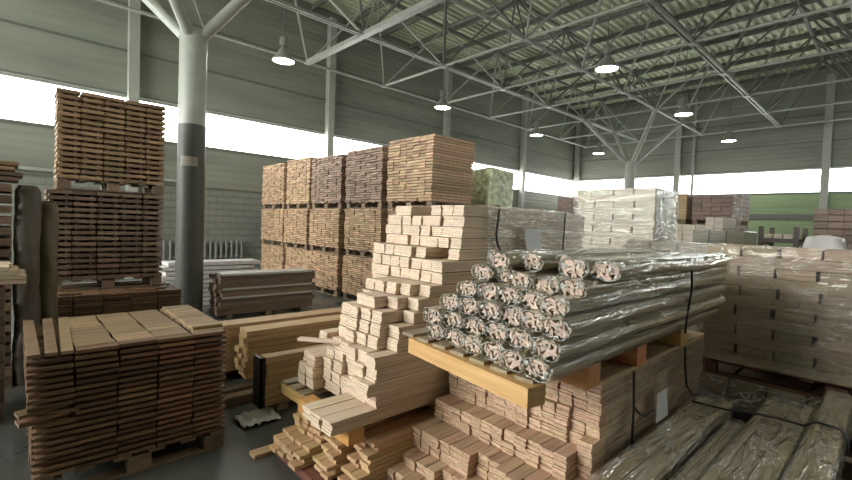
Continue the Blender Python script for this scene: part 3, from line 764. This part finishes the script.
# ------------------------------------------------------------------ film-wrapped bundles of mouldings
BL = 2.42
def bundle_parts(seed, w=.143, h=.086):
    rnd = random.Random(seed)
    prof = []
    n = 22
    for i in range(n):
        a = 2*pi*i/n
        r = 1 + .10*noise.noise((cos(a)*2+seed*5, sin(a)*2, seed)) + .04*rnd.uniform(-1,1)
        ca, sa = cos(a), sin(a)
        prof.append((w/2*r*math.copysign(abs(ca)**.75, ca), h/2*r*math.copysign(abs(sa)**.75, sa)))
    # film tube, wrinkled, a bit longer than the wood and pinched at the near end
    f = MB()
    def tube_pt(u, v):
        i = int(round(u*n)) % n; y, z = prof[i]
        s = 1.04 + .05*noise.noise((v*14, i*.9, seed)) 
        x = -.022 + v*(BL+.03)
        if v < .012: s *= .93
        return (x, y*s, z*s)
    f.grid(n, 40, tube_pt)
    # mouldings: bent strips arranged in two rings
    strips = []
    def strip(c, ang, wd, th, curl, jx):
        mb = MB(); k = 6; A = []
        for i in range(k+1):
            t = (i/k-.5)*wd; A.append((t, curl*(1-(2*i/k-1)**2)))
        B = [(a, b+th) for a, b in A]
        loop = A + B[::-1]
        pts = [(c[0]+a*cos(ang)-b*sin(ang), c[1]+a*sin(ang)+b*cos(ang)) for a, b in loop]
        m = len(pts)
        vs = [(jx, p[0], p[1]) for p in pts] + [(BL+jx, p[0], p[1]) for p in pts]
        fs = [(i, (i+1)%m, m+(i+1)%m, m+i) for i in range(m)]
        for i in range(k): fs += [(i, m-1-i, m-2-i, i+1), (m+i+1, 2*m-2-i, 2*m-1-i, m+i)]
        mb.add(vs, fs)
        return mb
    q = 11
    for i in range(q):
        a = 2*pi*(i+rnd.uniform(-.2,.2))/q
        c = (w*.37*cos(a), h*.36*sin(a))
        strips.append(strip(c, a+pi/2+rnd.uniform(-.5,.5), .054, .0125, rnd.choice((-.010,.010,.007)), rnd.uniform(-.012,.012)))
    for i in range(9):
        a = 2*pi*(i+.3)/9
        strips.append(strip((w*(.10+.15*(i%2))*cos(a), h*(.10+.12*(i%2))*sin(a)), a+rnd.uniform(-.9,.9), .046, .012, rnd.choice((-.008,.008)), rnd.uniform(-.010,.006)))
    # crumpled film at the near end
    e = MB()
    for ring, (r0, r1, amp) in enumerate(((1.05,.93,.012),(.82,.60,.010),(.5,.3,.010))):
        def ep(u, v, r0=r0, r1=r1, amp=amp, ring=ring):
            i = int(round(u*n)) % n; y, z = prof[i]; s = r0+(r1-r0)*v
            x = -.012 - amp*abs(noise.noise((i*1.7+ring*9, v*3, seed*3.3)))*1.8 - .004*ring
            return (x, y*s, z*s)
        if ring == 0: e.grid(n, 2, ep, False)
        else:
            # loose flaps only on part of the end
            for part in range(2):
                u0 = rnd.uniform(0,1); du = rnd.uniform(.10,.2)
                e.grid(5, 2, lambda u, v, u0=u0, du=du: ep((u0+u*du) % 1, v), False)
    return f.mesh('film_wrap', M['filmB']), [s.mesh('moulding', M['olive']) for s in strips], e.mesh('crumpled_end', M['filmE'])
protos = [bundle_parts(s) for s in range(5)]
# near cut faces of the mouldings are pale: second material on the x-min faces
for f_, ss, e_ in protos:
    for me in ss:
        me.materials.append(M['mend'])
        for p in me.polygons:
            if abs(p.normal.x) > .9: p.material_index = 1
def bundle(loc, k, label, grp, rz=0, roll=0, scale=None):
    t = thing('wrapped_bundle', label, 'bundle', loc, rz, grp)
    t.rotation_euler = (roll, 0, rz)
    f_, ss, e_ = protos[k % len(protos)]
    fw = link('film_wrap', f_, t); link('crumpled_end', e_, fw)
    for s in ss: link('moulding', s, t)
    if scale: t.scale = scale
    return t
BR = [
 (1.150, [(1.76,1.755),(1.75,1.60),(1.70,1.44),(1.69,1.30),(1.65,1.16),(1.63,1.02)]),
 (1.235, [(1.73,1.76),(1.75,1.62),(1.75,1.47),(1.74,1.32),(1.71,1.17),(1.66,1.00)]),
 (1.320, [(1.79,1.69),(1.78,1.54),(1.77,1.39),(1.78,1.26),(1.76,1.13),(1.70,.985)]),
 (1.402, [(1.83,1.60),(1.84,1.46),(1.83,1.32),(1.84,1.19),(1.77,1.03)]),
 (1.470, [(1.93,1.33),(1.92,1.17),(1.90,1.02)]),
 (1.485, [(1.95,1.60),(2.0,1.47)]),
]
rn = ['bottom','second lowest','third lowest','fourth lowest','fifth lowest','upper rear']
kk = 0
for r, (z, L) in enumerate(BR):
    for j, (x, y) in enumerate(sorted(L, key=lambda q: q[1])):
        bundle((x, y, z+.010), kk, 'film-wrapped moulding bundle on the skid, %s row, %s from right' % (rn[r], ORD[j+1]), 'wrapped bundles on the skid', random.uniform(-.012,.012), random.choice((0, pi))*0 + random.uniform(-.15,.15)); kk += 1
for j, (x, y, z, s) in enumerate(((2.02,1.085,1.565,(.80,1.1,1.1)),(2.06,.95,1.57,(.78,1.1,1.1)),(2.04,1.34,1.575,(.8,1,1)),(1.93,1.475,1.575,(.9,1,1)),(2.2,1.215,1.565,(.75,1,1)))):
    bundle((x, y, z), kk, 'film-wrapped moulding bundle lying loose on top of the skid load, %s' % ('second from the right edge','at the right edge','fourth from the right edge','leftmost','third from the right edge')[j], 'wrapped bundles on the skid', random.uniform(-.03,.02), .1*j, s); kk += 1
# separating laths poking out between bundle rows
for k, (x, z) in enumerate(((2.35,1.277),(2.95,1.36),(3.5,1.36))):
    o = MB().box(x-.02, x+.02, .93, 1.7, 0, .006).build('separating_lath', M['mend'], None, (0,0,z)); tag(o, 'lath poking out between the wrapped bundles, %s from their near end' % ORD[k+1], 'lath', 'laths between bundles')
# straps round the load
def strapline(pts, r, label, name='strap'):
    o = MB().tube(pts, r, 6).build(name, M['strap']); return tag(o, label, 'strap')
strapline([(3.2,.925,1.11),(3.2,.915,1.25),(3.2,.90,1.40),(3.2,.905,1.55),(3.2,1.0,1.62)], .007, 'black strap over the right side of the wrapped bundles')

# ------------------------------------------------------------------ film, labels and straps on the two piles
def sheet(nu, nv, fn, name, mat, label, amp=.012, sc=9, axis=1):
    mb = MB()
    def g(u, v):
        p = list(fn(u, v)); q = noise.noise((u*sc, v*sc*.6, axis*3.1))+.5*noise.noise((u*sc*3, v*sc*2, 5))
        p[axis] += amp*q; return tuple(p)
    mb.grid(nu, nv, g)
    return tag(mb.build(name, mat), label, 'plastic film')
sheet(60, 24, lambda u, v: (2.46+u*1.88, 1.083, .26+v*.645), 'stretch_film', M['film'], 'clear film over the long side of the low plank pile', .008)
sheet(50, 14, lambda u, v: (2.80+u*1.60, 2.272, 1.50+v*.43), 'stretch_film', M['filmS'], 'crinkled film over the long side of the stepped pile top tiers', .010)
sheet(50, 16, lambda u, v: (2.75+u*1.60, 2.28+v*.95, 1.928), 'stretch_film', M['film'], 'clear film over the top of the stepped pile', .006, axis=2)
def paper(c, w, h, label, curl=.03):
    mb = MB(); mb.grid(8, 8, lambda u, v: (c[0]+(u-.5)*w+.05*(1-v)*(u), c[1]-.012-curl*(1-v)**2*(1-u), c[2]+(v-.5)*h))
    return tag(mb.build('paper_sheet', M['paper']), label, 'paper')
paper((3.37, 2.235, 1.66), .23, .18, 'white paper sheet hanging on the side of the stepped pile')
paper((3.19, 1.05, .60), .17, .20, 'bluish white paper label on the side of the low plank pile', .0)
strapline([(2.93,2.26,1.90),(2.92,2.255,1.84),(2.90,2.25,1.76),(2.89,2.25,1.70),(2.905,2.245,1.62),(2.95,2.24,1.55),(2.95,2.24,1.49)], .009, 'black strap hanging down the stepped pile near its corner')
strapline([(2.935,2.255,1.93),(2.935,2.9,1.94),(2.935,3.25,1.94)], .006, 'black strap across the top of the stepped pile')
strapline([(3.98,2.26,1.92),(3.96,2.25,1.75),(3.95,2.25,1.6),(3.95,2.25,1.5)], .008, 'black strap on the far part of the stepped pile')
strapline([(2.78,1.07,.905),(2.78,1.06,.70),(2.78,1.06,.45),(2.78,1.07,.28)], .008, 'black strap on the near part of the low plank pile')
strapline([(2.79,1.055,.68),(2.86,1.05,.62),(2.97,1.05,.585),(3.07,1.045,.60)], .007, 'loose black strap end beside the paper label')
strapline([(3.72,1.07,.905),(3.72,1.06,.75),(3.76,1.055,.6),(3.9,1.05,.5),(4.1,1.03,.45)], .008, 'black strap on the far part of the low plank pile')

# ------------------------------------------------------------------ crosswise wrapped stacks
def cross_stack(x0, yl, z0, nl, h, pw, nacross, depth, mat, where, grp, gaps_on_top=True):
    """face x = x0; left corner y = yl, extends towards -y"""
    W = pw*nacross
    pm = [MB().box(0, depth-.02*k, -pw/2+.011+.004*k, pw/2-.011, .001, h-.003, ch=.004).mesh('wrapped_pack', mat) for k in range(3)]
    lm_ = [MB().box(.004, pw-.006, -W, 0, .001, h-.003).mesh('wrapped_pack', mat) for k in range(1)]
    for l in range(nl):
        z = z0+l*h; top = nl-l
        if (top % 2 == 1) == gaps_on_top:
            sh = random.uniform(-.03,.03)
            for c in range(nacross):
                o = link('wrapped_pack', random.choice(pm), None, (x0+random.uniform(0,.012), yl-pw*(c+.5)+sh*.5+random.uniform(-.006,.006), z))
                tag(o, 'wrapped pack end-on, %s, %s layer from top, %s from left' % (where, top_ord(top), ORD[c+1]), 'wrapped pack', grp)
        else:
            for c in range(int(depth/pw)):
                o = link('wrapped_pack', lm_[0], None, (x0+c*pw+random.uniform(-.004,.004), yl+random.uniform(-.015,.015), z))
                tag(o, 'long wrapped pack crosswise, %s, %s layer from top, %s from front' % (where, top_ord(top), ORD[c+1]), 'wrapped pack', grp)
RX, RY = 5.0, 1.30
cross_stack(RX, RY, .55, 12, .0925, .285, 7, 1.14, M['rpack'], 'big right stack upper tier', 'packs of the right stack')
pallet(RX-.02, RX+1.12, RY-2.0, RY, .41, 'red brown pallet between the tiers of the big wrapped stack at right', 'Y', 'redpal', group=None)
cross_stack(RX-.03, RY+.02, .14, 3, .089, .285, 7, 1.14, M['rpack'], 'big right stack lower tier', 'packs of the right stack, lower tier')
pallet(RX-.02, RX+1.12, RY-2.0, RY, 0, 'floor pallet under the big wrapped stack at right', 'Y', 'redpal', group=None)
sheet(70, 50, lambda u, v: (RX-.022-.012*(v < .05), RY+.03-u*2.08, .56+v*1.11), 'stretch_film', M['filmB'] if False else M['film'], 'clear film over the face of the big wrapped stack at right', .010, 10, 0)
sheet(30, 50, lambda u, v: (RX-.02+u*1.15, RY+.035,   .56+v*1.11), 'stretch_film', M['filmS'], 'crinkled film round the left side of the big wrapped stack at right', .012, 10, 1)
sheet(60, 16, lambda u, v: (RX-.05, RY+.05-u*2.08, .16+v*.25), 'stretch_film', M['filmW'], 'loose film over the lower tier of the big wrapped stack at right', .02, 7, 0)
KX, KY = 6.7, 3.62
cross_stack(KX, KY, .99, 15, .0945, .302, 4, .85, M['bpack'], 'pale stack upper half', 'packs of the pale stack')
pallet(KX, KX+.85, KY-1.2, KY, .85, 'pallet under the pale wrapped stack behind the stepped pile', 'Y', group=None)
cross_stack(KX, KY, .14, 7, .1, .302, 4, .85, M['bpack'], 'pale stack lower half', 'packs of the pale stack, lower half')
pallet(KX, KX+.85, KY-1.2, KY, 0, 'floor pallet under the pale wrapped stack', 'Y', group=None)
sheet(40, 40, lambda u, v: (KX-.02, KY+.03-u*1.25, .98+v*1.42), 'stretch_film', M['film'], 'film over the face of the pale wrapped stack', .010, 9, 0)
sheet(30, 40, lambda u, v: (KX-.01+u*.90, KY-1.235, .98+v*1.42), 'stretch_film', M['filmW'], 'glossy crinkled film over the right side of the pale wrapped stack', .014, 9, 1)
# lower wrapped stack between the two
cross_stack(5.55, 2.32, .56, 11, .0985, .29, 3, .60, M['bpack'], 'low stack behind bundles', 'packs of the low wrapped stack')
pallet(5.55, 6.15, 1.45, 2.32, .42, 'upper pallet of the low wrapped stack behind the bundles', 'Y', group=None)
cross_stack(5.55, 2.32, .14, 3, .093, .29, 3, .60, M['bpack'], 'low stack base behind bundles', 'packs of the low wrapped stack, bottom')
pallet(5.55, 6.15, 1.45, 2.32, 0, 'floor pallet of the low wrapped stack behind the bundles', 'Y', group=None)
sheet(30, 30, lambda u, v: (5.53, 2.35-u*.95, .9+v*.75), 'stretch_film', M['filmW'], 'milky film over the low wrapped stack behind the bundles', .014, 8, 0)
sheet(30, 14, lambda u, v: (5.52+u*.66, 2.35-v*.95, 1.655), 'stretch_film', M['filmW'], 'milky film over the top of the low wrapped stack behind the bundles', .008, 8, 2)

# ------------------------------------------------------------------ big flat bundles lying at lower right
def flat_bundle(x0, x1, y0, y1, z0, z1, label, seed, name='wrapped_bundle'):
    t = thing(name, label, 'bundle', (x0, (y0+y1)/2, z0), 0, 'big bundles on the floor at right')
    w = y1-y0; h = z1-z0; n = 26; L = x1-x0
    def cs(u, v, s=1.0, amp=.05):
        a = 2*pi*u
        ca, sa = cos(a), sin(a)
        r = s*(1 + amp*noise.noise((ca*1.6+seed*7, sa*1.6, v*5)) + amp*.5*noise.noise((ca*4, sa*4+seed, v*16)))
        return (v*L, w/2*r*math.copysign(abs(ca)**.45, ca), h/2 + h/2*r*math.copysign(abs(sa)**.45, sa))
    f = MB(); f.grid(52, 46, lambda u, v: cs(u, v, 1.03, .055)); f.build('film_wrap', M['filmF'], t)
    nb = max(3, int(w/.055))
    for k in range(nb):
        yy = -w/2+.012+k*(w-.024)/nb
        e = random.uniform(-.05,.03)
        mb = MB()
        for q in range(3):
            mb.box(.01, L-.03+e+random.uniform(-.02,.02), yy+.0004, yy+(w-.024)/nb-.0004, .012+q*(h-.03)/3, .012+(q+1)*(h-.03)/3-.001-(.006*(k%2) if q == 2 else 0), ch=.002)
        mb.build('moulding', M['olive'], t)
    return t
flat_bundle(1.9, 4.0, .80, 1.04, .36, .50, 'flat film-wrapped bundle lying beside the low plank pile, lower right', 1)
flat_bundle(1.95, 3.75, .675, .775, .36, .46, 'narrow film-wrapped bundle in the gap between two flat bundles', 2)
flat_bundle(1.6, 4.36, .365, .655, .36, .51, 'widest film-wrapped bundle at lower right with a bright crinkled edge', 3)
flat_bundle(1.6, 4.62, .165, .345, .36, .59, 'tall narrow film-wrapped bundle standing right of the widest one', 4)
flat_bundle(1.6, 4.0, -.34, .05, .36, .49, 'film-wrapped bundle at the right edge of the photo', 5)
for k in range(3):
    x = 2.1+k*.9
    o = MB().box(x-.05, x+.05, -.66, 1.04, .24, .358).box(x-.05, x+.05, -.6, -.45, 0, .24).box(x-.05, x+.05, .2, .35, 0, .24).box(x-.05, x+.05, .85, 1.0, 0, .24).build('support_trestle', M['pallet']); tag(o, 'low trestle under the flat bundles at lower right, %s from camera' % ORD[k+1], 'trestle', 'trestles under the flat bundles')
strapline([(3.72,1.0,.51),(3.74,.79,.51),(3.78,.66,.525),(3.80,.5,.53),(3.76,.37,.54),(3.7,.30,.605),(3.66,.19,.61),(3.64,.155,.56),(3.6,.15,.48)], .008, 'black strap across the flat bundles at lower right')

# ------------------------------------------------------------------ background stacks before the end wall
def block_stack(x0, x1, y0, y1, z0, z1, nl, mat, label, gap=.25, name='board_stack', jit=.02):
    mb = MB(); h = (z1-z0)/nl; nb = max(2, int((y1-y0)/.25)); w = (y1-y0)/nb
    for l in range(nl):
        for c in range(nb):
            mb.box(x0+random.uniform(-jit,jit), x1+random.uniform(-jit,jit), y0+c*w+.003, y0+(c+1)*w-.003, z0+l*h, z0+l*h+h*(1-gap))
        if l < nl-1 and gap > .1:
            for q in range(3):
                xx = x0+.12+q*(x1-x0-.24)/2
                mb.box(xx-.04, xx+.04, y0+.01, y1-.01, z0+l*h+h*(1-gap), z0+(l+1)*h)
    return tag(mb.build(name, mat), label, 'board stack', None, 'stuff')
def full_stack(x0, x1, y0, y1, tops, mat, where, nl=12, gap=.25, base='pallets'):
    z = 0
    for k, zt_ in enumerate(tops):
        nm = 'only' if len(tops) == 1 else ('bottom','upper')[k] if len(tops) == 2 else tn[k]
        pallet(x0+.02, x1-.02, y0+.02, y1-.02, z, '%s pallet of %s' % (nm, where), 'Y', group=None)
        block_stack(x0, x1, y0, y1, z+.142, zt_, nl, mat, '%s tier of %s' % (nm, where), gap); z = zt_
M['brownB'] = wood('brown_background_boards', (.17,.115,.09), (.32,.235,.185), axis='Y', var=.2)
M['tanB'] = wood('tan_background_boards', (.40,.28,.15), (.60,.45,.27), axis='Y', var=.15)
full_stack(16, 17.1, 3.3, 4.62, (1.05, 2.1, 3.05), M['brownB'], 'the brown board stack before the end wall', 6, .12)
full_stack(15.9, 17, 4.76, 5.24, (1.05, 2.1, 3.08), M['tanB'], 'the narrow tan board stack left of the brown one', 10, .15)
full_stack(22, 23.2, 11.6, 13.0, (1.2, 2.4, 3.55), M['brownB'], 'the farthest brown stack in the corner of the hall', 8, .15)
full_stack(13.4, 14.5, -.9, 1.38, (1.25, 2.47), M['brownB'], 'the grey brown stack near the right end of the far wall', 7, .18)
def pack_row(x0, y0, y1, ztop, n, nl, h, depth, mat, where, grp, wrap=True):
    w = (y1-y0)/n
    me = MB().box(0, depth, .004, w-.006, .001, h-.004, ch=.012).mesh('wrapped_pack', mat)
    zb = ztop-nl*h
    for l in range(nl):
        for c in range(n):
            o = link('wrapped_pack', me, None, (x0+random.uniform(-.03,.03), y0+c*w, zb+l*h)); tag(o, 'pack in %s, %s layer from top, %s from right' % (where, top_ord(nl-l), ORD[c+1]), 'wrapped pack', grp)
    bm = MB()
    for x in (x0+.1, x0+depth-.2): bm.box(x, x+.12, y0, y1, 0, zb)
    tag(bm.build('bearer_stack', M['pallet']), 'bearers under %s' % where, 'bearers')
pack_row(13.0, 3.35, 4.25, 2.02, 3, 7, .26, 1.4, M['bpack'], 'the pale row before the tan stack', 'pale wrapped packs far back')
pack_row(12.6, 2.95, 3.33, 2.20, 2, 7, .28, 1.2, M['bpack'], 'the pale block before brown stack', 'pale wrapped block far back')
M['dkpack'] = wood('olive_wrapped_packs', (.16,.15,.10), (.29,.27,.19), axis='Y', var=.12, coat=.6)
pack_row(11.3, 2.25, 3.22, 1.87, 3, 5, .34, 1.2, M['dkpack'], 'the dark olive row far back', 'dark wrapped packs far back')
sheet(20, 16, lambda u, v: (15.97, 3.26+u*.25, 2.0+v*1.0), 'stretch_film', M['filmW'], 'torn white film at the right edge of the brown board stack', .05, 6, 0)
st = thing('steel_stillage', 'dark brown steel stillage with two upright posts, before the green wall', 'stillage', (10, 1.24, 0))
for x in (0, 1.0):
    for y in (0, .5): MB().box(x-.035, x+.035, y-.035, y+.035, 0, 1.95).build('post', M['dark_steel'], st)
    MB().box(x-.03, x+.03, .035, .465, 1.66, 1.74).build('crossbar', M['dark_steel'], st)
for y in (0, .5): MB().box(.035, .965, y-.03, y+.03, 1.62, 1.70).build('side_rail', M['dark_steel'], st)
for k in range(3):
    o = MB().box(.02+10, 10.98, 1.30+k*.14, 1.42+k*.14, 1.745, 1.82).build('pale_timber', M['bpack']); tag(o, 'pale timber lying in the dark stillage, %s from right' % ORD[k+1], 'timber', 'timbers in the stillage')
mb = MB()
def sack(u, v):
    a = 2*pi*u; r = 1-.55*max(0, v-.45)**1.0
    ca, sa = cos(a), sin(a)
    k = r*(1+.08*noise.noise((ca*2, sa*2, v*4)))*(1 if v < .97 else .25)
    return (.42*k*math.copysign(abs(ca)**.6, ca), .30*k*math.copysign(abs(sa)**.6, sa), v*.62)
mb.grid(24, 16, sack)
o = mb.build('white_sack', M['wht'], None, (9.3, .80, 1.20)); tag(o, 'white sack standing behind the big wrapped stack at right', 'sack')
full_stack(8.85, 9.75, .35, 1.2, (1.19,), M['brownB'], 'the board stack under the white sack', 9, .15)
o = MB().box(0, .6, 0, .42, 0, .6).box(-.01, .61, -.01, .43, .6, .63).build('dark_box', M['dark_steel'], None, (9.9, -.02, 1.19)); tag(o, 'dark box beside the white sack, behind the big wrapped stack', 'box')
full_stack(9.85, 10.6, -.15, .5, (1.18,), M['brownB'], 'the board stack under the dark box', 9, .15)
full_stack(9.2, 10.2, -1.2, -.18, (1.0, 1.95), M['rpack'], 'the wrapped stack at the right edge behind the big wrapped stack', 8, .06)

# ------------------------------------------------------------------ camera, daylight, exposure
f, th, pt, ro = 444.08, .8176, -.0336, .0364
F = Vector((cos(th)*cos(pt), sin(th)*cos(pt), sin(pt))); R = Vector((sin(th), -cos(th), 0)); U = R.cross(F)
R2 = R*cos(ro)+U*sin(ro); U2 = -R*sin(ro)+U*cos(ro)
cd = bpy.data.cameras.new('camera'); cam = bpy.data.objects.new('camera', cd); C.objects.link(cam)
cd.sensor_width = 36; cd.lens = f/852*36; cd.clip_start = .05; cd.clip_end = 200
mw = Matrix((( R2.x, U2.x, -F.x, 0),(R2.y, U2.y, -F.y, 0),(R2.z, U2.z, -F.z, EYE),(0,0,0,1)))
cam.matrix_world = mw
S.camera = cam
w = bpy.data.worlds.new('world'); S.world = w; w.use_nodes = True
w.node_tree.nodes['Background'].inputs[0].default_value = (.85,.92,1,1); w.node_tree.nodes['Background'].inputs[1].default_value = 1.0
S.view_settings.view_transform = 'Standard'; S.view_settings.look = 'None'; S.view_settings.gamma = 1
S.view_settings.exposure = -0.12
